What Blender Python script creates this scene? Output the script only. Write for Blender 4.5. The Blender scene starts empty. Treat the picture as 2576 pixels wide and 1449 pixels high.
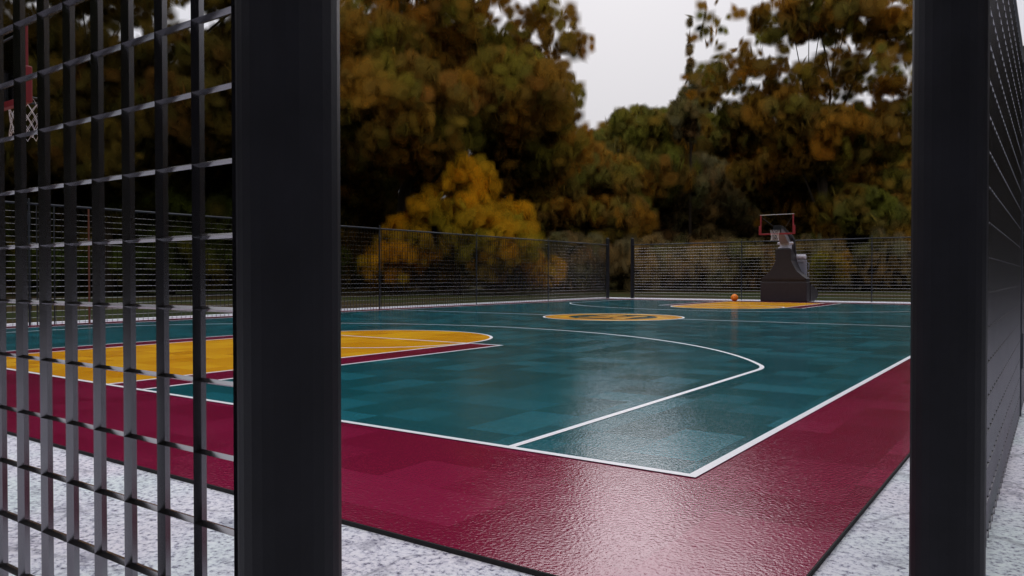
import bpy, math, random
from mathutils import Vector, Matrix, noise
random.seed(7)
sc = bpy.context.scene
COL = sc.collection
PI = math.pi

# ------------------------------------------------------------------ camera
CAM = Vector((1.4486, -3.6150, 0.9943)); YAW, PIT, ROL, FPX = -0.61606, -0.013758, -0.00066, 2883.1
fw = Vector((math.sin(YAW)*math.cos(PIT), math.cos(YAW)*math.cos(PIT), math.sin(PIT)))
rt = fw.cross(Vector((0, 0, 1))).normalized(); up = rt.cross(fw)
rt, up = rt*math.cos(ROL)+up*math.sin(ROL), up*math.cos(ROL)-rt*math.sin(ROL)
cd = bpy.data.cameras.new('camera'); cam = bpy.data.objects.new('camera', cd); COL.objects.link(cam)
M = Matrix((rt, up, -fw)).transposed().to_4x4(); M.translation = CAM
cam.matrix_world = M
cd.sensor_width = 36; cd.lens = FPX/3840*36; cd.clip_start = 0.05; cd.clip_end = 1500
sc.camera = cam
def at(dx, dy, Z):
    """world point seen at (dx, dy) of the 2576 px wide picture, Z metres deep"""
    return CAM + (fw + rt*((dx-1288)/1934.1) - up*((dy-724.5)/1934.1))*Z

# ------------------------------------------------------------------ helpers
class MB:
    def __init__(s): s.v = []; s.f = []; s.c = []
    def quad(s, a, b, c, d):
        n = len(s.v); s.v += [tuple(a), tuple(b), tuple(c), tuple(d)]; s.f.append((n, n+1, n+2, n+3))
    def poly(s, pts):
        n = len(s.v); s.v += [tuple(p) for p in pts]; s.f.append(tuple(range(n, n+len(pts))))
    def box(s, x0, x1, y0, y1, z0, z1):
        s.loft([[(x0, y0, z0), (x1, y0, z0), (x1, y1, z0), (x0, y1, z0)], [(x0, y0, z1), (x1, y0, z1), (x1, y1, z1), (x0, y1, z1)]])
    def loft(s, rings, cap=True, close=True):
        b = len(s.v); k = len(rings[0])
        for r in rings: s.v += [tuple(p) for p in r]
        for i in range(len(rings)-1):
            for j in range(k if close else k-1):
                j2 = (j+1) % k
                s.f.append((b+i*k+j, b+i*k+j2, b+(i+1)*k+j2, b+(i+1)*k+j))
        if cap:
            s.f.append(tuple(b+j for j in range(k))[::-1]); s.f.append(tuple(b+(len(rings)-1)*k+j for j in range(k)))
    def tube(s, pts, r, n=8, cap=True):
        pts = [Vector(p) for p in pts]; rs = r if isinstance(r, (list, tuple)) else [r]*len(pts); rings = []
        ref = None
        for i, p in enumerate(pts):
            t = (pts[min(i+1, len(pts)-1)]-pts[max(i-1, 0)]).normalized()
            if ref is None: ref = Vector((0, 0, 1)) if abs(t.z) < .9 else Vector((1, 0, 0))
            a = (ref-t*ref.dot(t)).normalized(); b = t.cross(a); ref = a
            rings.append([p+(a*math.cos(2*PI*j/n)+b*math.sin(2*PI*j/n))*rs[i] for j in range(n)])
        s.loft(rings, cap)
    def ring(s, c, r, tr, n=28, m=8):
        b = len(s.v)
        for i in range(n):
            a = 2*PI*i/n
            for j in range(m):
                t = 2*PI*j/m; q = r+tr*math.cos(t)
                s.v.append((c[0]+q*math.cos(a), c[1]+q*math.sin(a), c[2]+tr*math.sin(t)))
        for i in range(n):
            for j in range(m):
                i2, j2 = (i+1) % n, (j+1) % m
                s.f.append((b+i*m+j, b+i2*m+j, b+i2*m+j2, b+i*m+j2))
    def build(s, name, mat, parent=None, smooth=False, bevel=0, label=None):
        me = bpy.data.meshes.new(name); me.from_pydata(s.v, [], s.f); me.update()
        me.materials.append(mat)
        if smooth:
            for p in me.polygons: p.use_smooth = True
        o = bpy.data.objects.new(name, me); COL.objects.link(o); o.parent = parent
        if bevel:
            m = o.modifiers.new('bevel', 'BEVEL'); m.width = bevel; m.segments = 3; m.limit_method = 'ANGLE'; m.angle_limit = .5
        if label: o['label'] = label
        return o
def tag(o, label=None, cat=None, group=None, kind=None):
    if label: o['label'] = label
    if cat: o['category'] = cat
    if group: o['group'] = group
    if kind: o['kind'] = kind
    return o
def empty(name, loc, rz=0):
    o = bpy.data.objects.new(name, None); COL.objects.link(o); o.location = loc; o.rotation_euler.z = rz; o.empty_display_size = .2
    return o
def copy_tree(o, parent=None):
    c = o.copy(); COL.objects.link(c); c.parent = parent
    for ch in list(o.children): copy_tree(ch, c)
    return c

# ------------------------------------------------------------------ materials
class NT:
    def __init__(s, name):
        s.m = bpy.data.materials.new(name); s.m.use_nodes = True; s.t = s.m.node_tree; s.b = s.t.nodes['Principled BSDF']; s.o = s.t.nodes['Material Output']
    def n(s, t, **k):
        x = s.t.nodes.new(t)
        for a, v in k.items(): setattr(x, a, v)
        return x
    def l(s, a, b): s.t.links.new(a, b)
    def math(s, op, a, b=None, c=None):
        x = s.n('ShaderNodeMath', operation=op)
        for i, v in enumerate((a, b, c)):
            if v is None: continue
            if isinstance(v, (int, float)): x.inputs[i].default_value = v
            else: s.l(v, x.inputs[i])
        return x.outputs[0]
    def noise(s, scale, detail=3, rough=.5, vec=None):
        x = s.n('ShaderNodeTexNoise'); x.inputs['Scale'].default_value = scale; x.inputs['Detail'].default_value = detail; x.inputs['Roughness'].default_value = rough
        if vec is not None: s.l(vec, x.inputs['Vector'])
        return x.outputs['Fac']
    def pos(s): return s.n('ShaderNodeNewGeometry').outputs['Position']
    def ramp(s, fac, stops):
        x = s.n('ShaderNodeValToRGB'); s.l(fac, x.inputs[0]); e = x.color_ramp.elements
        while len(e) < len(stops): e.new(.5)
        for q, (p, c) in zip(e, stops): q.position = p; q.color = (*c, 1) if len(c) == 3 else c
        return x.outputs[0]
def plain(name, col, rough=.5, metal=0, bump=0, bscale=200, var=.12, spec=.5):
    T = NT(name); b = T.b
    f = T.noise(9, 4, .6, T.pos())
    c = T.ramp(f, [(.3, tuple(x*(1-var) for x in col)), (.7, tuple(min(1, x*(1+var)) for x in col))])
    T.l(c, b.inputs['Base Color']); b.inputs['Roughness'].default_value = rough; b.inputs['Metallic'].default_value = metal
    b.inputs['Specular IOR Level'].default_value = spec
    if bump:
        bn = T.n('ShaderNodeBump'); bn.inputs['Strength'].default_value = bump; bn.inputs['Distance'].default_value = .004
        T.l(T.noise(bscale, 3, .5, T.pos()), bn.inputs['Height']); T.l(bn.outputs[0], b.inputs['Normal'])
    return T.m
def court(name, c1, c2, rough=.07):
    """glossy painted court: 0.4 m squares of slightly different paint, fine orange peel and shallow ripples"""
    T = NT(name); b = T.b; P = T.pos()
    mp = T.n('ShaderNodeVectorMath', operation='MULTIPLY_ADD'); T.l(P, mp.inputs[0]); mp.inputs[1].default_value = (2.5, 2.5, 0); mp.inputs[2].default_value = (.31, .17, 0)
    fl = T.n('ShaderNodeVectorMath', operation='FLOOR'); T.l(mp.outputs[0], fl.inputs[0])
    wn = T.n('ShaderNodeTexWhiteNoise', noise_dimensions='3D'); T.l(fl.outputs[0], wn.inputs['Vector'])
    big = T.noise(.55, 3, .5, P)
    fac = T.math('ADD', T.math('MULTIPLY', T.math('POWER', wn.outputs['Value'], 1.8), .75), T.math('MULTIPLY', big, .3))
    T.l(T.ramp(fac, [(.15, c1), (.85, c2)]), b.inputs['Base Color'])
    T.l(T.math('ADD', T.math('MULTIPLY', wn.outputs['Value'], .06), rough), b.inputs['Roughness'])
    rp = T.n('ShaderNodeVectorMath', operation='MULTIPLY'); T.l(P, rp.inputs[0]); rp.inputs[1].default_value = (1, 1, 1)
    h1 = T.noise(62, 2, .5, rp.outputs[0]); h2 = T.noise(9, 2, .5, P)
    b1 = T.n('ShaderNodeBump'); b1.inputs['Strength'].default_value = .8; b1.inputs['Distance'].default_value = .0022; T.l(h1, b1.inputs['Height'])
    b2 = T.n('ShaderNodeBump'); b2.inputs['Strength'].default_value = .25; b2.inputs['Distance'].default_value = .003; T.l(h2, b2.inputs['Height']); T.l(b1.outputs[0], b2.inputs['Normal'])
    T.l(b2.outputs[0], b.inputs['Normal']); b.inputs['Specular IOR Level'].default_value = .36
    return T.m
m_maroon = court('maroon_paint', (.205, .006, .040), (.262, .009, .056))
m_teal = court('teal_paint', (.007, .098, .118), (.014, .165, .205))
m_yellow = court('yellow_paint', (.80, .34, .004), (.88, .47, .007), .16)
m_line = plain('white_line_paint', (.82, .82, .85), .4, var=.03, bump=.2, bscale=120)
m_ink = plain('dark_red_ink', (.10, .012, .02), .35)
m_matside = plain('shaded_mat_edge', (.012, .012, .012), .8)  # shade along the mat's side is put into this black
def concrete():
    T = NT('pale_concrete'); b = T.b; P = T.pos()
    mp = T.n('ShaderNodeMapping'); T.l(P, mp.inputs[0]); mp.inputs['Scale'].default_value = (1, 1.0, 1)
    n1 = T.noise(42, 6, .72, mp.outputs[0]); n2 = T.noise(4.2, 7, .72, P); n3 = T.noise(1.1, 2, .5, P)
    base = T.ramp(n1, [(.34, (.05, .05, .08)), (.41, (.42, .42, .52)), (.48, (.78, .78, .84)), (.60, (.94, .94, .97))])
    st = T.ramp(n2, [(.36, (.25, .25, .32)), (.46, (1, 1, 1))])
    mx = T.n('ShaderNodeMix', data_type='RGBA', blend_type='MULTIPLY'); mx.inputs[0].default_value = .6; T.l(base, mx.inputs[6]); T.l(st, mx.inputs[7])
    tint = T.ramp(n3, [(.35, (1, .93, .97)), (.5, (.95, .96, 1)), (.62, (.86, 1, .95))])
    m2 = T.n('ShaderNodeMix', data_type='RGBA', blend_type='MULTIPLY'); m2.inputs[0].default_value = .6; T.l(mx.outputs[2], m2.inputs[6]); T.l(tint, m2.inputs[7])
    vo = T.n('ShaderNodeTexVoronoi', feature='DISTANCE_TO_EDGE'); T.l(P, vo.inputs['Vector']); vo.inputs['Scale'].default_value = .75
    nn = T.n('ShaderNodeTexNoise'); nn.inputs['Scale'].default_value = 3; nn.inputs['Detail'].default_value = 5; T.l(P, nn.inputs['Vector'])
    ad = T.n('ShaderNodeVectorMath', operation='MULTIPLY_ADD'); T.l(nn.outputs['Color'], ad.inputs[0]); ad.inputs[1].default_value = (.5, .5, 0); T.l(P, ad.inputs[2]); T.l(ad.outputs[0], vo.inputs['Vector'])
    crk = T.ramp(vo.outputs['Distance'], [(.0, (.25, .25, .3)), (.012, (1, 1, 1))])
    m3 = T.n('ShaderNodeMix', data_type='RGBA', blend_type='MULTIPLY'); m3.inputs[0].default_value = .55; T.l(m2.outputs[2], m3.inputs[6]); T.l(crk, m3.inputs[7])
    T.l(m3.outputs[2], b.inputs['Base Color']); b.inputs['Roughness'].default_value = .8
    bn = T.n('ShaderNodeBump'); bn.inputs['Strength'].default_value = .8; bn.inputs['Distance'].default_value = .012; T.l(n1, bn.inputs['Height'])
    T.l(bn.outputs[0], b.inputs['Normal'])
    return T.m
m_conc = concrete()
def lawn():
    T = NT('leafy_grass'); b = T.b; P = T.pos()
    n1 = T.noise(.12, 3, .5, P); n2 = T.noise(1.4, 3, .6, P)
    f = T.math('ADD', T.math('MULTIPLY', n1, .75), T.math('MULTIPLY', n2, .25))
    T.l(T.ramp(f, [(.36, (.011, .018, .003)), (.47, (.026, .033, .005)), (.55, (.040, .026, .008)), (.66, (.026, .016, .006))]), b.inputs['Base Color'])
    b.inputs['Roughness'].default_value = 1; b.inputs['Specular IOR Level'].default_value = .1
    return T.m
m_lawn = lawn()
m_post = plain('dark_post_paint', (.012, .012, .016), .5, 0, .15, 60, .2, .2)
m_fmetal = plain('fence_steel', (.035, .04, .052), .42, .3, .1, 80, .1, .4)
m_wire = plain('fence_wire_steel', (.25, .245, .262), .20, 1, 0, 60, .06)
m_litpost = plain('orange_lit_post', (.16, .05, .028), .5, .2)  # orange light falling on the upright is put into its colour
m_pad = plain('charcoal_padding', (.030, .026, .030), .5, 0, .15, 50, .1, .3)
m_padseam = plain('black_seam', (.012, .010, .010), .6)
m_grey = plain('grey_machine_paint', (.25, .25, .30), .45)
m_light = plain('pale_grey_vinyl', (.55, .53, .60), .5)
m_arm = plain('mid_grey_arm_paint', (.22, .20, .22), .45)
m_boom = plain('black_boom_paint', (.02, .022, .028), .45)
m_red = plain('red_board_padding', (.21, .010, .016), .5, var=.08)
m_white = plain('white_edge_paint', (.75, .74, .78), .4)
m_rim = plain('black_rim_steel', (.03, .03, .035), .3, .5)
m_net = plain('white_nylon_net', (.75, .72, .76), .7)
m_bark = plain('dark_bark', (.035, .026, .018), .95, 0, .5, 8, .3, .1)
def glass():
    T = NT('clear_board_glass'); T.t.nodes.remove(T.b)
    tr = T.n('ShaderNodeBsdfTransparent'); tr.inputs[0].default_value = (.93, .93, .93, 1)
    gl = T.n('ShaderNodeBsdfGlossy'); gl.inputs['Roughness'].default_value = .03
    fr = T.n('ShaderNodeFresnel'); fr.inputs[0].default_value = 1.25
    mx = T.n('ShaderNodeMixShader'); T.l(fr.outputs[0], mx.inputs[0]); T.l(tr.outputs[0], mx.inputs[1]); T.l(gl.outputs[0], mx.inputs[2]); T.l(mx.outputs[0], T.o.inputs[0])
    return T.m
m_glass = glass()
def leafmat():
    """leaf clumps: colour per clump, soft ragged edge, light passes through"""
    T = NT('autumn_leaves'); T.t.nodes.remove(T.b)
    at_ = T.n('ShaderNodeAttribute', attribute_name='leafcol'); uv = T.n('ShaderNodeUVMap')
    sp = T.n('ShaderNodeSeparateXYZ'); T.l(uv.outputs[0], sp.inputs[0])
    def edge(v):
        x = T.math('ABSOLUTE', T.math('SUBTRACT', v, .5)); x = T.math('MULTIPLY', x, 2)
        return T.math('SUBTRACT', 1.0, T.math('POWER', x, 1.45))
    a = T.math('MULTIPLY', edge(sp.outputs[0]), edge(sp.outputs[1]))
    a = T.math('SMOOTH_MIN', T.math('MULTIPLY', a, 1.15), 1.0, .1); a = T.math('MAXIMUM', a, 0)
    d = T.n('ShaderNodeBsdfDiffuse'); t = T.n('ShaderNodeBsdfTranslucent'); T.l(at_.outputs['Color'], d.inputs[0]); T.l(at_.outputs['Color'], t.inputs[0])
    m1 = T.n('ShaderNodeMixShader'); m1.inputs[0].default_value = .58; T.l(d.outputs[0], m1.inputs[1]); T.l(t.outputs[0], m1.inputs[2])
    tr = T.n('ShaderNodeBsdfTransparent'); m2 = T.n('ShaderNodeMixShader'); T.l(a, m2.inputs[0]); T.l(tr.outputs[0], m2.inputs[1]); T.l(m1.outputs[0], m2.inputs[2])
    T.l(m2.outputs[0], T.o.inputs[0])
    return T.m
m_leaf = leafmat()
def ballmat():
    T = NT('orange_ball_rubber'); b = T.b
    tc = T.n('ShaderNodeTexCoord'); mp = T.n('ShaderNodeMapping'); T.l(tc.outputs['Object'], mp.inputs[0]); mp.inputs['Rotation'].default_value = (.35, .5, .4)
    sp = T.n('ShaderNodeSeparateXYZ'); T.l(mp.outputs[0], sp.inputs[0]); x, y, z = sp.outputs
    w = .0035
    def near(v): return T.math('LESS_THAN', T.math('ABSOLUTE', v), w)
    s = T.math('MAXIMUM', near(x), near(z))
    # the two curved seams
    cur = T.math('SUBTRACT', T.math('ABSOLUTE', y), T.math('ADD', T.math('MULTIPLY', T.math('MULTIPLY', z, z), 3.4), .062))
    s = T.math('MAXIMUM', s, near(cur))
    mx = T.n('ShaderNodeMix', data_type='RGBA'); T.l(s, mx.inputs[0]); mx.inputs[6].default_value = (1, .27, .010, 1); mx.inputs[7].default_value = (.06, .02, .01, 1)
    T.l(mx.outputs[2], b.inputs['Base Color']); b.inputs['Roughness'].default_value = .5
    bn = T.n('ShaderNodeBump'); bn.inputs['Strength'].default_value = .2; bn.inputs['Distance'].default_value = .002; T.l(T.noise(180, 1, .5, tc.outputs['Object']), bn.inputs['Height']); T.l(bn.outputs[0], b.inputs['Normal'])
    return T.m

# ------------------------------------------------------------------ court
W, L = 15.24, 27.15
cx, cy = -W/2, L/2
WO, WI, FT, RC, RF = 2.4655, 1.8816, 5.4425, 1.757, 1.8525
YA, RA, TB = 1.55, 7.26, 1.15
LW = .05
def sheet(name, polys, z, mat):
    m = MB()
    for p in polys: m.poly([(x, y, z) for x, y in p])
    o = m.build(name, mat); tag(o, kind='structure'); return o
def rect(x0, x1, y0, y1): return [(x0, y0), (x1, y0), (x1, y1), (x0, y1)]
def arc(px, py, r, a0, a1, n=64): return [(px+r*math.cos(a0+(a1-a0)*i/n), py+r*math.sin(a0+(a1-a0)*i/n)) for i in range(n+1)]
def annulus(px, py, r0, r1, a0=0, a1=2*PI, n=96):
    o = arc(px, py, r1, a0, a1, n); i = arc(px, py, r0, a0, a1, n)
    return [[o[k], o[k+1], i[k+1], i[k]] for k in range(n)]
def flip(polys): return [[(2*cx-x, 2*cy-y) for x, y in p] for p in polys]

g = MB(); g.quad((-400, -300, -.06), (400, -300, -.06), (400, 500, -.06), (-400, 500, -.06))
tag(g.build('ground', m_lawn), kind='structure')
m = MB(); m.box(-17.5, 9, -14, 31.1, -.3, -.02); tag(m.build('concrete_slab', m_conc), kind='structure')
m = MB(); m.box(-W-.78, .78, -1.45, L+1.45, -.0195, -.001); tag(m.build('mat_edge', m_matside), kind='structure')
sheet('court_border', [rect(-W-.775, .775, -1.445, L+1.445)], 0, m_maroon)
sheet('court_floor', [rect(-W, 0, 0, L)], .0015, m_teal)
key = [rect(cx-WO, cx-WI, 0, FT), rect(cx+WI, cx+WO, 0, FT)]
sheet('key_border', key+flip(key), .003, m_maroon)
lane = [rect(cx-WI, cx+WI, 0, FT), arc(cx, FT, RF, 0, PI)]
sheet('key_floor', lane+flip(lane), .0035, m_yellow)
ln = [rect(cx-WO-LW/2, cx-WO+LW/2, LW, FT+LW/2), rect(cx+WO-LW/2, cx+WO+LW/2, LW, FT+LW/2), rect(cx-WO+LW/2, cx+WO-LW/2, FT-LW/2, FT+LW/2)]
sheet('key_lines', ln+flip(ln), .005, m_line)
ln = [rect(cx-WI-LW/2, cx-WI+LW/2, LW, FT-.001), rect(cx+WI-LW/2, cx+WI+LW/2, LW, FT-.001)]
sheet('lane_lines', ln+flip(ln), .0058, m_line)
ln = annulus(cx, FT, RF-LW, RF)
sheet('free_throw_circle_lines', ln+flip(ln), .0064, m_line)
b = [rect(-W, 0, 0, LW), rect(-W, 0, L-LW, L), rect(-LW, 0, LW, L-LW), rect(-W, -W+LW, LW, L-LW)]
sheet('boundary_lines', b, .0054, m_line)
sheet('half_court_line', [rect(-W+LW, cx-RC, cy-LW/2, cy+LW/2), rect(cx+RC, -LW, cy-LW/2, cy+LW/2)], .005, m_line)
hx = -TB-cx; RFL = 1.0; yt = YA+math.sqrt((RA-RFL)**2-(hx-RFL)**2); a0 = math.atan2(yt-YA, hx-RFL)   # rounded corner between the straight and the arc
tp = [rect(-TB-LW/2, -TB+LW/2, LW, yt), rect(-W+TB-LW/2, -W+TB+LW/2, LW, yt)] + annulus(cx, YA, RA-LW/2, RA+LW/2, a0, PI-a0) + annulus(cx+hx-RFL, yt, RFL-LW/2, RFL+LW/2, 0, a0, 16) + annulus(cx-hx+RFL, yt, RFL-LW/2, RFL+LW/2, PI-a0, PI, 16)
sheet('three_point_lines', tp+flip(tp), .0046, m_line)
# centre emblem
sheet('centre_circle_line', annulus(cx, cy, RC-LW, RC), .0056, m_line)
sheet('centre_ring', annulus(cx, cy, 1.10, RC-LW-.012), .0048, m_yellow)
def gp(px, py):
    d = fw + rt*((px-1920)/FPX) - up*((py-1080)/FPX); t = -CAM.z/d.z; q = CAM+d*t; return (q.x, q.y)
def z1(x, y): return gp(2000+x/8.587, 1150+y/8.587)
def z2(x, y): return gp(2300+x/8.587, 1150+y/8.587)
emb = [[z1(1420, 348), z1(1500, 335), z1(2100, 334), z1(2300, 345), z1(2460, 352), z1(2470, 368), z1(2440, 380), z1(2050, 372), z1(1700, 358)],
       [z1(1730, 320), z1(1850, 311), z2(-150, 309), z2(60, 316), z2(160, 330), z2(175, 344), z2(120, 350), z2(-200, 345), z1(2300, 330), z1(2100, 326)],
       [z1(2010, 295), z1(2150, 287), z2(0, 284), z2(200, 287), z2(360, 296), z2(445, 312), z2(410, 322), z2(250, 323), z2(60, 312), z2(-150, 303), z1(2200, 300)],
       [z2(0, 347), z2(400, 345), z2(470, 325), z2(760, 313), z2(1110, 318), z2(1060, 330), z2(700, 355), z2(360, 395), z2(340, 400), z2(100, 392), z2(-160, 380), z2(-120, 366), z2(0, 366)]]
for p in emb:   # keep every polygon counter-clockwise so it faces up
    if sum(p[i-1][0]*p[i][1]-p[i][0]*p[i-1][1] for i in range(len(p))) < 0: p.reverse()
sheet('centre_emblem', emb, .0048, m_yellow)
# lettering round the ring: small strokes, worn to fragments
random.seed(3); let = MB()
def stroke(a, r, wa, wr, slant=0):
    R_ = 1.41+r
    p = []
    for da, dr in ((-wa, -wr), (wa, -wr), (wa, wr), (-wa, wr)):
        aa = a+(da+slant*dr)/R_; rr = R_+dr; p.append((cx+rr*math.cos(aa), cy+rr*math.sin(aa), .0056))
    let.poly(p)
for k in range(26):
    a = math.radians(35+k*11.6)
    for j in range(random.choice((2, 3))):
        if random.random() < .5: stroke(a+random.uniform(-.03, .03), 0, .012, .09, random.uniform(-.4, .4))
        else: stroke(a, random.choice((-.08, 0, .08)), .05, .014)
o = let.build('ring_lettering', m_ink); tag(o, kind='structure')

# ------------------------------------------------------------------ fences
SV, SH = .132, .122          # mesh pitch
HY, HX = .0135, .0048        # half depth / half thickness of the pointed bars
def panel(m, A, d, n, s0, s1, ph=0, z0=.013, rows=19, ht=2.535):
    """bars of the grid between distances s0..s1 along direction d from A; n = fence normal"""
    k0 = math.ceil(s0/SH+1e-6)
    ks = [k*SH+ph for k in range(k0-1, int(s1/SH)+2) if s0+.012 < k*SH+ph < s1-.02]
    for s in ks:
        p = A+d*s
        r = [p-n*HY, p+d*HX, p+n*HY, p-d*HX]
        m.loft([[(q.x, q.y, -.018) for q in r], [(q.x, q.y, ht) for q in r]])
    for i in range(rows+1):
        z = z0+i*SV
        if z > ht-.02: break
        hy, hx = HY*.97, HX
        def rg(p): return [(p.x-n.x*hy, p.y-n.y*hy, z), (p.x, p.y, z+hx), (p.x+n.x*hy, p.y+n.y*hy, z), (p.x, p.y, z-hx)]
        m.loft([rg(A+d*s0), rg(A+d*s1)])
def round_post(name, p, r, ztop, mat, parent, dome=True, n=26, smooth=False):
    m = MB(); prof = [(-.019, r), (ztop-r*.7, r)]
    if dome: prof += [(ztop-r*.38, r*.93), (ztop-r*.14, r*.72), (ztop-r*.03, r*.4), (ztop, r*.12)]
    else: prof += [(ztop, r)]
    m.loft([[(p.x+q*math.cos(2*PI*j/n), p.y+q*math.sin(2*PI*j/n), z) for j in range(n)] for z, q in prof])
    return m.build(name, mat, parent, smooth)
def fence(A, B, posts, label, group, endA=None, endB=None, ph=0, er=.0845):
    """posts: distances of the slim posts along A->B; endA/endB: (point) of thick end posts"""
    A, B = Vector((*A, 0)), Vector((*B, 0)); Lf = (B-A).length; d = (B-A).normalized(); n = Vector((-d.y, d.x, 0))
    root = empty('mesh_fence', (0, 0, 0)); tag(root, label, 'fence', group)
    for e in (endA, endB):
        if e: round_post('end_post', Vector((*e, 0)), er, 2.90, m_post, root)
    cuts = [0]+[s for s in posts if 0 < s < Lf]+[Lf]
    for a, b_ in zip(cuts, cuts[1:]):
        if b_-a < .15: continue
        m = MB(); panel(m, A, d, n, a+(.0 if a == 0 else .02), b_-(.0 if b_ == Lf else .02), ph); m.build('mesh_panel', m_wire, root)
    for s in posts:
        p = A+d*s
        po = round_post('post', p, .02, 2.67, m_fmetal, root, n=12, smooth=False)
        for za, zb in ((2.11, 2.36), (.32, .59)):
            m = MB(); m.loft([[(p.x+r*math.cos(2*PI*j/12), p.y+r*math.sin(2*PI*j/12), z) for j in range(12)] for z, r in ((za, .021), (za+.012, .029), (zb-.012, .029), (zb, .021))])
            m.build('sleeve', m_fmetal, po)
    for a, b_ in zip(cuts, cuts[1:]):
        m = MB(); g0 = .0 if a == 0 else .021; g1 = .0 if b_ == Lf else .021
        m.tube([A+d*(a+g0)+Vector((0, 0, 2.56)), A+d*(b_-g1)+Vector((0, 0, 2.56))], .024, 12); m.build('rail', m_fmetal, root, True)
    return root
FG = 'steel mesh fences round the court'
fl = fence((-16.3, -2.9), (-16.3, 29.5), [s+2.9 for s in (-1.10, 3.77, 9.03, 14.1, 19.16, 24.17)], 'long left side mesh fence running back in front of the yellow maple', FG, endB=(-16.35, 29.57))
# slim upright stiles of the service gate in the left fence
for y, r, mt, lb in ((3.90, .011, m_boom, None), (4.25, .014, m_boom, None), (4.98, .019, m_litpost, 'upright with orange light in its colour, reaching only to the rail')):
    m = MB(); m.tube([(-16.262, y, -.018), (-16.262, y, 2.53)], r, 10); m.build('gate_stile', mt, fl, label=lb)
fence((-15.3, 30.1), (1.2, 30.1), [5.35, 10.67, 15.4], 'far end mesh fence standing behind the black basketball stand', FG, endA=(-15.34, 30.2))
fence((.37, -2.79), (-16.2, -2.79), [5.4, 10.7], 'nearest mesh fence at the left with broad dark bars and thick post', FG, endA=(.414, -2.79), ph=-.030, er=.083)
fence((1.229, -1.22), (1.229, 29.9), [4.3, 9.4, 14.5, 19.6, 24.7], 'mesh fence at the right edge seen edge-on behind the right thick post', FG, endA=(1.217, -1.30), er=.0885)

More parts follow.
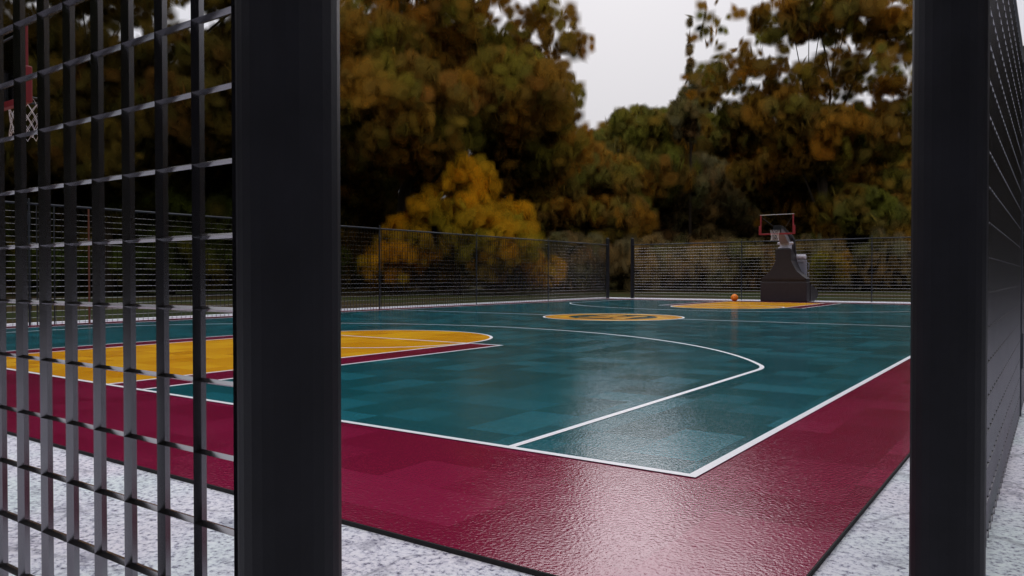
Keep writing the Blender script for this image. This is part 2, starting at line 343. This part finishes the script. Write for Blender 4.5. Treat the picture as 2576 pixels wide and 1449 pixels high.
# ------------------------------------------------------------------ basketball stand (local +y points away from the court)
def make_stand():
    t = empty('basketball_stand', (cx, L, 0))
    m = MB(); m.box(-.925, .925, 1.12, 1.62, 0.0, .80); m.build('base_pad', m_pad, t, bevel=.03)
    m = MB(); m.box(-.89, .89, 1.15, 1.72, .80, .885); m.build('base_lid', m_pad, t)
    m = MB(); m.loft([[(x, 1.63, .02), (x, 2.35, .02), (x, 2.86, .22), (x, 2.86, .43), (x, 1.63, .72)] for x in (-.95, .95)]); m.build('counterweight_box', m_pad, t, bevel=.012)
    # padded tapering tower
    prof = [(.91, .92, 1.12, 1.72), (.93, .92, 1.115, 1.74), (1.03, .78, 1.115, 1.78), (1.245, .53, 1.12, 1.86), (1.42, .43, 1.12, 1.93), (1.66, .315, 1.12, 1.99), (1.78, .31, 1.12, 1.95), (2.13, .305, 1.13, 1.33), (2.15, .295, 1.14, 1.30)]
    m = MB(); m.loft([[(-w, a, z), (w, a, z), (w, b, z), (-w, b, z)] for z, w, a, b in prof]); tw = m.build('tower_pad', m_pad, t, bevel=.018)
    m = MB(); m.box(-.86, .86, 1.12, 1.70, .885, .91); m.build('seam', m_padseam, tw)
    # neck cushions
    def cush(z, w, r, y):
        m = MB(); m.tube([(-w, y, z), (-w+.012, y, z), (w-.012, y, z), (w, y, z)], [r*.75, r, r, r*.75], 14); return m.build('neck_cushion', m_light, t, True)
    m = MB(); m.box(-.20, .20, 1.35, 1.62, 2.14, 2.40); m.build('neck', m_light, t)
    cush(2.385, .31, .055, 1.42); cush(2.20, .26, .034, 1.34)
    # winch box with roller and handles on its right
    wb = MB(); wb.box(.05, .68, 1.98, 2.14, .92, 1.70); w_ = wb.build('winch_box', m_grey, t, bevel=.01)
    m = MB(); m.loft([[(x, 1.965, z) for x, z in ((.07, 1.66), (.645, 1.66), (.645, .95), (.07, .95))], [(x, 1.965, z) for x, z in ((.07, 1.60), (.565, 1.60), (.565, .95), (.07, .95))]], cap=False)
    m.box(.575, .65, 1.952, 1.978, .93, 1.68); m.box(.08, .575, 1.952, 1.978, 1.61, 1.68); m.build('winch_frame', m_grey, w_)
    m = MB(); m.tube([(-.05, 2.06, 1.83), (.62, 2.06, 1.83), (.64, 2.06, 1.83)], [.105, .105, .095], 20); ro = m.build('roller', m_light, t, False)
    m = MB(); m.tube([(.64, 2.06, 1.83), (.655, 2.06, 1.83)], .075, 16); m.build('roller_hub', m_light, ro)
    for za, zb in ((1.32, 1.59), (.98, 1.19)):
        m = MB(); m.tube([(.68, 2.05, za), (.74, 2.05, za), (.77, 2.05, za+.03), (.77, 2.05, zb-.03), (.74, 2.05, zb), (.68, 2.05, zb)], .011, 8); m.build('handle', m_grey, w_, True)
    # rear boom: two side plates and a top skin, running up from behind the tower to the board
    P = [(2.02, 1.80, .30), (1.90, 2.20, .29), (1.80, 2.53, .28), (1.62, 2.68, .25), (1.15, 2.84, .19), (.62, 3.02, .14), (.34, 3.03, .13)]
    def off(k, q):   # shift inward by q perpendicular to the run, in the y-z plane
        a = P[max(0, k-1)]; b = P[min(len(P)-1, k+1)]; dy, dz = b[0]-a[0], b[1]-a[1]; l = math.hypot(dy, dz)
        return (P[k][0]+dz/l*-q, P[k][1]+dy/l*q)
    for s in (-1, 1):
        m = MB(); rings = []
        for k, (y, z, w) in enumerate(P):
            yi, zi = off(k, .11); rings.append([(s*w, y, z), (s*(w-.025), y, z), (s*(w-.025), yi, zi), (s*w, yi, zi)])
        m.loft(rings); m.build('boom_plate', m_boom, t)
    m = MB(); rings = []
    for k, (y, z, w) in enumerate(P):
        yi, zi = off(k, -.012); rings.append([(-w, yi, zi), (w, yi, zi), (w, *off(k, -.002)), (-w, *off(k, -.002))])
    m.loft(rings); m.build('boom_skin', m_arm, t)
    for k in (2, 3, 4):
        y, z, w = P[k]; yi, zi = off(k, .05)
        m = MB(); m.tube([(-w+.01, yi, zi), (w-.01, yi, zi)], .03, 8); m.build('cross_tube', m_grey, t)
    # front arm, box section
    m = MB()
    m.loft([[(-w, y0, z0), (w, y0, z0), (w, y1, z1_), (-w, y1, z1_)] for w, y0, z0, y1, z1_ in ((.17, 1.30, 2.36, 1.62, 2.40), (.165, .92, 2.58, 1.28, 2.70), (.14, .45, 2.80, .60, 2.95), (.12, .31, 2.80, .33, 2.98))])
    m.build('arm', m_arm, t, bevel=.012)
    m = MB(); m.box(-.15, .15, .245, .33, 2.76, 3.06); m.build('mount_plate', m_boom, t)
    for s in (-1, 1):
        m = MB(); m.tube([(s*.60, .246, 3.39), (s*.13, .80, 2.93)], .012, 8); m.build('brace', m_boom, t)
    # backboard
    bb = MB(); bb.box(-.605, .605, .237, .249, 2.74, 3.46); bd = bb.build('backboard', m_glass, t)
    for s in (-1, 1):
        m = MB(); x0, x1 = sorted((s*.606, s*.660)); m.box(x0, x1, .222, .265, 2.705, 3.475); m.build('side_frame', m_red, bd, bevel=.005)
        m = MB(); x0, x1 = sorted((s*.612, s*.712)); m.box(x0, x1, .205, .285, 2.685, 3.045); m.build('corner_pad', m_red, bd, bevel=.015)
    m = MB(); m.box(-.6105, .6105, .21, .28, 2.682, 2.748); m.build('bottom_pad', m_red, bd, bevel=.012)
    m = MB(); m.box(-.671, .671, .223, .264, 3.4755, 3.492); m.build('top_edge', m_white, bd)
    # rim and net
    rz, ry, rr = 2.85, -.02, .178
    m = MB(); m.ring((0, ry, rz), rr, .010, 36, 8); rim = m.build('rim', m_rim, t, True)
    m = MB(); m.box(-.05, .05, ry+rr+.004, .21, rz-.075, rz+.008); m.build('rim_bracket', m_rim, rim)
    m = MB(); N = 12; H = .40
    def nr(u): return .176-.038*math.sin(min(1, u/.7)*PI/2)+.016*max(0, (u-.7)/.3)
    for i in range(N):
        for s in (-1, 1):
            pts = []
            for k in range(13):
                u = k/12; a = 2*PI*(i+s*u*3.0)/N; r_ = nr(u)+.003*math.sin(i*2.1+k)
                pts.append((r_*math.cos(a), ry+r_*math.sin(a), rz-.01-u*H-.006*math.sin(i*1.7+u*4)))
            m.tube(pts, .0027, 4)
    m.build('net', m_net, rim)
    return t
far = make_stand(); tag(far, 'black padded basketball stand in front of the far fence, seen from its front', 'basketball stand', 'basketball stands at the two ends')
near = copy_tree(far); near.location = (cx, .115, 0); near.rotation_euler.z = PI; near.scale.z = 1.02
tag(near, 'near basketball stand, its red board corner and net showing behind the bars', 'basketball stand')

# ------------------------------------------------------------------ ball
def sphere(m, c, r, nu=48, nv=24):
    b = len(m.v)
    m.v.append((c[0], c[1], c[2]-r))
    for i in range(1, nv):
        t = PI*i/nv-PI/2
        for j in range(nu):
            a = 2*PI*j/nu; m.v.append((c[0]+r*math.cos(t)*math.cos(a), c[1]+r*math.cos(t)*math.sin(a), c[2]+r*math.sin(t)))
    m.v.append((c[0], c[1], c[2]+r)); top = len(m.v)-1
    for j in range(nu): m.f.append((b, b+1+(j+1) % nu, b+1+j)); m.f.append((top, top-nu+j, top-nu+(j+1) % nu))
    for i in range(nv-2):
        for j in range(nu):
            a = b+1+i*nu; j2 = (j+1) % nu; m.f.append((a+j, a+j2, a+nu+j2, a+nu+j))
m = MB(); sphere(m, (0, 0, 0), .148)
ball = m.build('basketball', ballmat(), None, True); ball.location = (-9.40, 27.62, .1525)
tag(ball, 'orange basketball resting on the far baseline beside the stand', 'ball')
m = MB(); vd = (CAM-ball.location); vd.z = 0; vd.normalize(); sd = Vector((-vd.y, vd.x, 0))   # small printed mark on the side facing the near corner
def onball(u, v): 
    q = (vd*math.cos(v)*math.cos(u)+sd*math.cos(v)*math.sin(u)+Vector((0, 0, 1))*math.sin(v))*.1486; return q
m.poly([onball(-.02+.09*math.cos(a), .32+.08*math.sin(a)) for a in [2*PI*i/14 for i in range(14)]])
for i in range(6): m.poly([onball(.15+i*.11+e*.035, .32+f) for e, f in ((-1, -.045), (1, -.045), (1, .045), (-1, .045))])
m.build('printed_mark', m_ink, ball)

# ------------------------------------------------------------------ trees
PAL = {
 'brown':  [(.115, .068, .013), (.16, .085, .012), (.085, .055, .012), (.15, .062, .012)],
 'rust':   [(.19, .078, .010), (.15, .085, .012), (.11, .062, .014), (.10, .085, .018)],
 'gold':   [(.33, .145, .005), (.25, .125, .006), (.18, .12, .008), (.11, .11, .010)],
 'umber':  [(.045, .032, .007), (.065, .040, .007), (.035, .032, .007), (.06, .030, .007)],
 'amber':  [(.17, .10, .010), (.13, .085, .012), (.10, .075, .014), (.08, .055, .012)],
 'olive':  [(.085, .075, .016), (.115, .085, .014), (.06, .06, .016), (.11, .062, .015)],
 'green':  [(.030, .045, .008), (.045, .055, .008), (.024, .032, .007), (.05, .045, .010)],
 'dusk':   [(.080, .064, .030), (.10, .072, .030), (.064, .060, .030), (.10, .058, .024)],
}
def leafcol(pal, p, seed):
    c = PAL[pal]
    a = noise.noise(Vector(p)*.22+Vector((seed, 0, 0)))*.5+.5
    b = noise.noise(Vector(p)*.75+Vector((0, seed, 0)))*.5+.5
    t = min(.999, max(0, (a*.5+b*.5-.30)/.38))*(len(c)-1); i = int(t); f = t-i
    q = [c[i][k]*(1-f)+c[min(i+1, len(c)-1)][k]*f for k in range(3)]
    h = noise.noise(Vector(p)*.42+Vector((seed, seed, 9)))
    tw = (.075, .085, .010) if h > 0 else (.20, .085, .008)
    k = min(.75, abs(h)*1.7)*(.08 if pal == 'umber' else .35 if pal in ('gold', 'green', 'dusk') else .8); q = [a_*(1-k)+b_*k for a_, b_ in zip(q, tw)]
    g = (.92+.16*random.random())*(2.1 if pal in ('dusk', 'green') else 1.8)
    return [x*g for x in q]
def crown(name, lobes, pal, size, parent, dens, seed):
    """lobes: (centre Vector, rx, rz, density factor). Leaf clumps scattered through the volume of each lobe."""
    V, F, Cc, NN = [], [], [], []
    for c, rx, rz, df in lobes:
        n = int(8.5*dens*df*rx*rz/size/size)
        k = 0; tries = 0
        while k < n and tries < n*6:
            tries += 1
            q = Vector((random.gauss(0, 1), random.gauss(0, 1), random.gauss(0, 1))).normalized()*(random.random()**.42)
            p = Vector((c.x+q.x*rx, c.y+q.y*rx, c.z+q.z*rz))
            if p.z < .3: continue
            h = noise.noise(p*(.55/max(.4, size))+Vector((seed*3.1, 0, 0)))
            if h < -.12+.3*(q.length-.6): continue
            k += 1
            s = size*random.uniform(1.0, 1.75)*.5; s2 = s*random.uniform(.7, 1.1)
            a = random.uniform(0, PI); tl = random.gauss(0, .28)
            u = Vector((math.cos(a), math.sin(a), 0)); w = Vector((-math.sin(a)*math.sin(tl), math.cos(a)*math.sin(tl), math.cos(tl)))
            b = len(V); V += [p-u*s-w*s2, p+u*s-w*s2, p+u*s+w*s2, p-u*s+w*s2]; F.append((b, b+1, b+2, b+3))
            Cc.append(leafcol(pal, p, seed)); NN.append((q*.7+Vector((0, 0, .55))+Vector((random.gauss(0, .15), random.gauss(0, .15), 0))).normalized())
    me = bpy.data.meshes.new(name); me.from_pydata([tuple(v) for v in V], [], F); me.update(); me.materials.append(m_leaf)
    uv = me.uv_layers.new(name='UVMap'); uv.data.foreach_set('uv', [0, 0, 1, 0, 1, 1, 0, 1]*len(F))
    ca = me.color_attributes.new('leafcol', 'FLOAT_COLOR', 'CORNER'); fl_ = []
    for c in Cc: fl_ += [c[0], c[1], c[2], 1]*4
    ca.data.foreach_set('color', fl_)
    me.normals_split_custom_set([tuple(n_) for n_ in NN for _ in range(4)])
    o = bpy.data.objects.new(name, me); COL.objects.link(o); o.parent = parent
    return o
def tree(label, pal, base, lobes, size=.7, dens=5., tr=.35, group='autumn trees beyond the fences', seed=1, lean=0, cat='tree', kindname='autumn_tree'):
    """base: (dx, Z); lobes: (dx, dy, rx_px, rz_px, depth offset, density)"""
    random.seed(seed*17+3)
    dx, Z = base; g = at(dx, 697, Z); g.z = -.06
    t = empty(kindname, g); tag(t, label, cat, group)
    LB = []
    for a in lobes:
        x, y, rx, rz, do, df = a; z = Z+do; LB.append((at(x, y, z)-g, rx*z/1934, rz*z/1934, df))
    top = max(l[0].z for l in LB)*.8; mid = sum((l[0] for l in LB), Vector())/len(LB)
    m = MB(); n = 8
    pts = [Vector((mid.x*.5*(i/n)**1.5+.12*math.sin(i*1.3+seed)*i/n, mid.y*.5*(i/n)**1.5, top*i/n)) for i in range(n+1)]
    m.tube(pts, [tr*(1.35 if i == 0 else 1-.85*i/n) for i in range(n+1)], 9); m.build('trunk', m_bark, t, True)
    m = MB()
    for l in LB:
        if l[3] < .32: continue
        i = random.randint(2, 5); s = pts[i]; e = l[0]; md = s.lerp(e, .5)+Vector((0, 0, .08*(e-s).length))
        m.tube([s, md, e], [tr*.28, tr*.14, tr*.03], 6)
        for q in range(3):
            e2 = e+Vector((random.uniform(-1, 1)*l[1], random.uniform(-1, 1)*l[1], random.uniform(-.3, 1)*l[2]))*.8
            m.tube([md, md.lerp(e2, .55)+Vector((0, 0, .3)), e2], [tr*.12, tr*.06, tr*.015], 5)
    m.build('limbs', m_bark, t, True)
    # crown coordinates are local to the base
    crown('crown', LB, pal, size, t, dens, seed)
    return t
T = tree
T('huge brown and olive oak spreading left of the sky gap, behind the left fence', 'brown', (1000, 52),
  [(930, 130, 210, 110, 0, 1.), (1130, 160, 180, 110, 3, .9), (1150, 60, 150, 60, 0, .5), (1280, 250, 190, 120, 0, 1.2), (1010, 290, 220, 150, -3, 1.3), (1370, 40, 80, 45, 2, .28), (1430, 105, 70, 40, 0, .3), (1300, 120, 120, 60, 3, .35), (950, -40, 200, 60, 3, .3), (1340, 370, 160, 90, 2, 1.2), (1290, 440, 130, 80, 4, 1.2), (820, 200, 160, 150, 2, 1.2), (1090, -60, 230, 80, 0, .6)],
  size=.75, dens=7, tr=.6, seed=1)
T('bright golden maple glowing above the long left fence', 'gold', (1150, 47),
  [(1150, 560, 130, 110, 0, 1.4), (1060, 620, 110, 90, 1, 1.3), (1250, 620, 110, 90, -1, 1.3), (1180, 460, 80, 70, 0, 1.), (1290, 560, 70, 60, 1, 1.1), (990, 670, 90, 60, -1, .6), (1320, 680, 100, 50, 1, .7)],
  size=.62, dens=7, tr=.22, seed=2)
T('russet tree standing directly behind the golden maple, its left neighbour', 'rust', (900, 58),
  [(900, 470, 130, 120, 0, 1.4), (960, 600, 120, 120, 2, 1.3), (830, 620, 120, 120, 0, 1.4), (1060, 400, 120, 90, 3, 1.2), (900, 700, 150, 60, 2, 1.2)], size=.8, dens=7, tr=.35, seed=3)
T('olive tree closing the bottom of the sky gap, left of the slender dusky tree', 'olive', (1600, 78),
  [(1600, 340, 90, 70, 0, 1.3), (1520, 400, 90, 80, 0, 1.3), (1690, 360, 90, 90, 3, 1.2), (1600, 450, 160, 90, 0, 1.5), (1480, 480, 90, 90, 0, 1.4), (1740, 300, 60, 80, 3, .6)], size=.95, dens=7, tr=.4, seed=4)
T('rust brown tree right of the oak, low in the middle of the wood', 'rust', (1480, 70),
  [(1440, 430, 110, 90, 0, 1.3), (1530, 480, 110, 90, 2, 1.4), (1400, 520, 110, 90, 0, 1.4), (1520, 560, 130, 80, 0, 1.4)], size=.85, dens=6, tr=.35, seed=5)
T('dusky grey brown tree in the shade behind the far corner gap', 'dusk', (1560, 85),
  [(1480, 590, 150, 90, 0, 1.5), (1640, 580, 140, 100, 0, 1.5), (1560, 660, 220, 60, 2, 1.6), (1400, 640, 120, 80, 2, 1.5)], size=1., dens=6, tr=.4, seed=6)
T('dusky tree standing behind the ball and the far fence', 'dusk', (1800, 80),
  [(1740, 500, 140, 110, 0, 1.5), (1850, 560, 140, 110, 2, 1.5), (1720, 620, 150, 80, 0, 1.6), (1900, 650, 130, 70, 0, 1.5), (1780, 400, 100, 80, 3, 1.3)], size=1., dens=6, tr=.32, seed=7)
T('tall rust oak right of the sky gap with sky showing through its top', 'rust', (2080, 62),
  [(1990, 50, 100, 60, 0, .7), (2110, 30, 130, 70, 0, .8), (2240, 60, 100, 80, 0, .6), (1950, 290, 110, 70, 0, 1.0), (2060, 350, 130, 90, 0, 1.2), (2190, 340, 140, 80, 2, .8), (1850, 330, 90, 70, 3, .9), (1800, 200, 80, 70, 3, .16), (2150, 180, 150, 60, 0, .31), (1900, 160, 100, 70, 0, .28), (1800, 60, 70, 60, 2, .1), (2290, 230, 90, 100, 0, .3), (2020, 220, 110, 60, 0, .3)],
  size=.85, dens=6.2, tr=.5, seed=8)
T('rust brown tree right of the stand, under the tall oak', 'rust', (2060, 72),
  [(1960, 430, 130, 90, 0, 1.4), (2090, 450, 130, 90, 0, 1.4), (2210, 430, 120, 90, 2, 1.3), (2020, 540, 120, 80, 0, 1.4)], size=.9, dens=6.5, tr=.4, seed=9)
T('olive yellow tree at the right end of the far fence', 'olive', (2180, 60),
  [(2150, 540, 100, 70, 0, 1.4), (2240, 590, 90, 80, 0, 1.4), (2110, 620, 90, 70, 2, 1.3), (2260, 500, 90, 80, 2, 1.3)], size=.75, dens=7, tr=.3, seed=10)
T('low dull amber bush behind the far fence, right of the stand', 'amber', (2090, 54),
  [(2090, 665, 60, 34, 0, .75)], size=.6, dens=5.5, tr=.1, seed=11, cat='bush', kindname='autumn_bush')
T('slender dusky tree at the right edge of the sky gap, its top a spire', 'dusk', (1735, 75),
  [(1735, 290, 55, 70, 0, .9), (1775, 230, 60, 60, 0, .5), (1735, 150, 7, 55, 0, .9), (1735, 70, 3, 40, 0, .9)], size=.7, dens=5, tr=.22, seed=12)
T('dark green tree low behind the near bars, on the left', 'green', (420, 48),
  [(480, 500, 170, 110, 0, 1.5), (330, 540, 180, 120, 0, 1.5), (150, 560, 170, 120, 2, 1.5), (500, 640, 170, 90, 0, 1.6), (250, 660, 220, 80, 0, 1.6), (30, 620, 120, 100, 0, 1.5), (620, 560, 150, 130, 0, 1.6), (740, 640, 130, 110, 0, 1.5)], size=.75, dens=6.5, tr=.4, seed=13)
T('dark brown oak behind the near bars, filling the upper left', 'umber', (260, 44),
  [(120, 260, 190, 130, 0, 1.2), (330, 270, 170, 120, 2, 1.2), (500, 290, 170, 130, 0, 1.3), (60, 120, 150, 90, 0, .9), (250, 130, 130, 60, 0, .55), (430, 130, 120, 60, 0, .55), (560, 150, 120, 90, 0, .9), (40, 400, 170, 100, 0, 1.3), (300, 400, 190, 90, 0, 1.3), (660, 260, 130, 160, 0, 1.3), (200, -40, 260, 80, 0, .8), (620, 0, 120, 90, 0, .8), (600, 380, 150, 80, 3, 1.3)],
  size=.7, dens=6.5, tr=.5, seed=14)
# unseen trees added at the sides and behind the camera's corner to darken reflections
def wrap(label, pal, x, y, h, r, seed, tr=.4):
    random.seed(seed*31)
    t = empty('autumn_tree', (x, y, -.06)); tag(t, label, 'tree', 'autumn trees beyond the fences')
    m = MB(); n = 7; pts = [Vector((.2*math.sin(i+seed), .2*math.cos(i*1.4+seed), h*.8*i/n)) for i in range(n+1)]
    m.tube(pts, [tr*(1.3 if i == 0 else 1-.85*i/n) for i in range(n+1)], 8); m.build('trunk', m_bark, t, True)
    LB = []; m = MB()
    for k in range(9):
        a = k*2.4+seed; q = r*.62*math.sqrt((k+.5)/9); c = Vector((q*math.cos(a), q*math.sin(a), h*random.uniform(.22, .85)))
        LB.append((c, r*.55, h*.2, 1.)); m.tube([pts[2+k % 3], pts[2+k % 3].lerp(c, .5)+Vector((0, 0, .4)), c], [tr*.4, tr*.2, tr*.05], 6)
    m.build('limbs', m_bark, t, True); crown('crown', LB, pal, 1.3, t, 3.0, seed)
k = 0
for x, y, h, r, pal in ((18, 12, 22, 11, 'brown'), (22, 32, 22, 11, 'rust'), (20, -8, 22, 11, 'green'), (9, -22, 22, 11, 'brown'), (-9, -24, 20, 11, 'green'), (-27, -20, 22, 11, 'brown'), (-42, -6, 22, 11, 'green'), (28, 54, 22, 11, 'olive')):
    k += 1; wrap(['broad brown tree', 'broad rust tree', 'dark green tree', 'round brown tree', 'low green tree', 'spreading brown tree', 'wide green tree', 'olive tree'][k-1]+' added out of view, '+['right of the side fence', 'beyond the right far corner', 'right of the near corner', 'behind the near corner', 'behind the near fence', 'past the near left corner', 'left of the near stand', 'far beyond the right corner'][k-1], pal, x, y, h, r, 40+k)
# distant wood closing the horizon
random.seed(99); LB = []
for i in range(46):
    x = -500+i*80; LB.append((at(x, 640+20*math.sin(i*1.7), 105+8*math.sin(i*2.3)), 5.5, 5.2+1.5*math.sin(i*.9), 1.2))
for i in range(80):
    a = 2*PI*i/80; x, y = cx+72*math.sin(a), cy+78*math.cos(a)
    if abs(((a-math.radians(-32)+PI) % (2*PI))-PI) < math.radians(32): continue
    for h in (3.5, 10, 16): LB.append((Vector((x, y, h)), 4.6, 4.2, .55))
w1 = crown('distant_wood', LB, 'dusk', 1.7, None, 9, 55); tag(w1, kind='stuff')
LB = []
for i in range(56):
    x = -900+i*58; LB.append((at(x, 672, 62+5*math.sin(i*2.3)), 2.3, 2.1+.6*math.sin(i*1.9), 1.2))
for part_, pal_ in ((LB[:34], 'green'), (LB[34:], 'dusk')):
    w2 = crown('undergrowth', part_, pal_, .8, None, 7, 56); tag(w2, kind='stuff')

# ------------------------------------------------------------------ sky and sun
SUN_AZ, SUN_EL = math.radians(-27), math.radians(25)     # azimuth measured from +y towards +x
w = bpy.data.worlds.new('World'); sc.world = w; w.use_nodes = True; t = w.node_tree; bg = t.nodes['Background']
sky = t.nodes.new('ShaderNodeTexSky'); sky.sky_type = 'NISHITA'; sky.sun_disc = False; sky.sun_elevation = SUN_EL; sky.sun_rotation = SUN_AZ
sky.dust_density = 4; sky.air_density = 1
bw = t.nodes.new('ShaderNodeRGBToBW'); t.links.new(sky.outputs[0], bw.inputs[0])
# overcast veil: even cloud, brighter overhead than at the horizon
geo = t.nodes.new('ShaderNodeTexCoord'); sx = t.nodes.new('ShaderNodeSeparateXYZ'); t.links.new(geo.outputs['Generated'], sx.inputs[0])
rp = t.nodes.new('ShaderNodeValToRGB'); t.links.new(sx.outputs[2], rp.inputs[0])
e = rp.color_ramp.elements; e[0].position = 0; e[0].color = (.47, .47, .505, 1); e[1].position = 1; e[1].color = (1.36, 1.35, 1.42, 1)
e2 = e.new(.5); e2.color = (.78, .775, .83, 1)
cl = t.nodes.new('ShaderNodeVectorMath'); cl.operation = 'SCALE'; t.links.new(rp.outputs[0], cl.inputs[0]); cl.inputs['Scale'].default_value = 11.2
mx = t.nodes.new('ShaderNodeMix'); mx.data_type = 'RGBA'; mx.inputs[0].default_value = .985; t.links.new(sky.outputs[0], mx.inputs[6]); t.links.new(cl.outputs[0], mx.inputs[7])
t.links.new(mx.outputs[2], bg.inputs[0]); bg.inputs[1].default_value = .1
sl = bpy.data.lights.new('sun', 'SUN'); sl.energy = .24; sl.angle = math.radians(21); sl.color = (1, .93, .98)
so = bpy.data.objects.new('sun', sl); COL.objects.link(so)
dv = Vector((math.sin(SUN_AZ)*math.cos(SUN_EL), math.cos(SUN_AZ)*math.cos(SUN_EL), math.sin(SUN_EL)))
so.rotation_euler = (-dv).to_track_quat('-Z', 'Y').to_euler(); so.location = (0, 0, 30)
sc.view_settings.view_transform = 'Standard'; sc.view_settings.look = 'None'; sc.view_settings.gamma = 1; sc.view_settings.exposure = 0
sc.cycles.max_bounces = 6; sc.cycles.transparent_max_bounces = 40; sc.cycles.diffuse_bounces = 3; sc.cycles.glossy_bounces = 3
sc.cycles.sample_clamp_indirect = 8
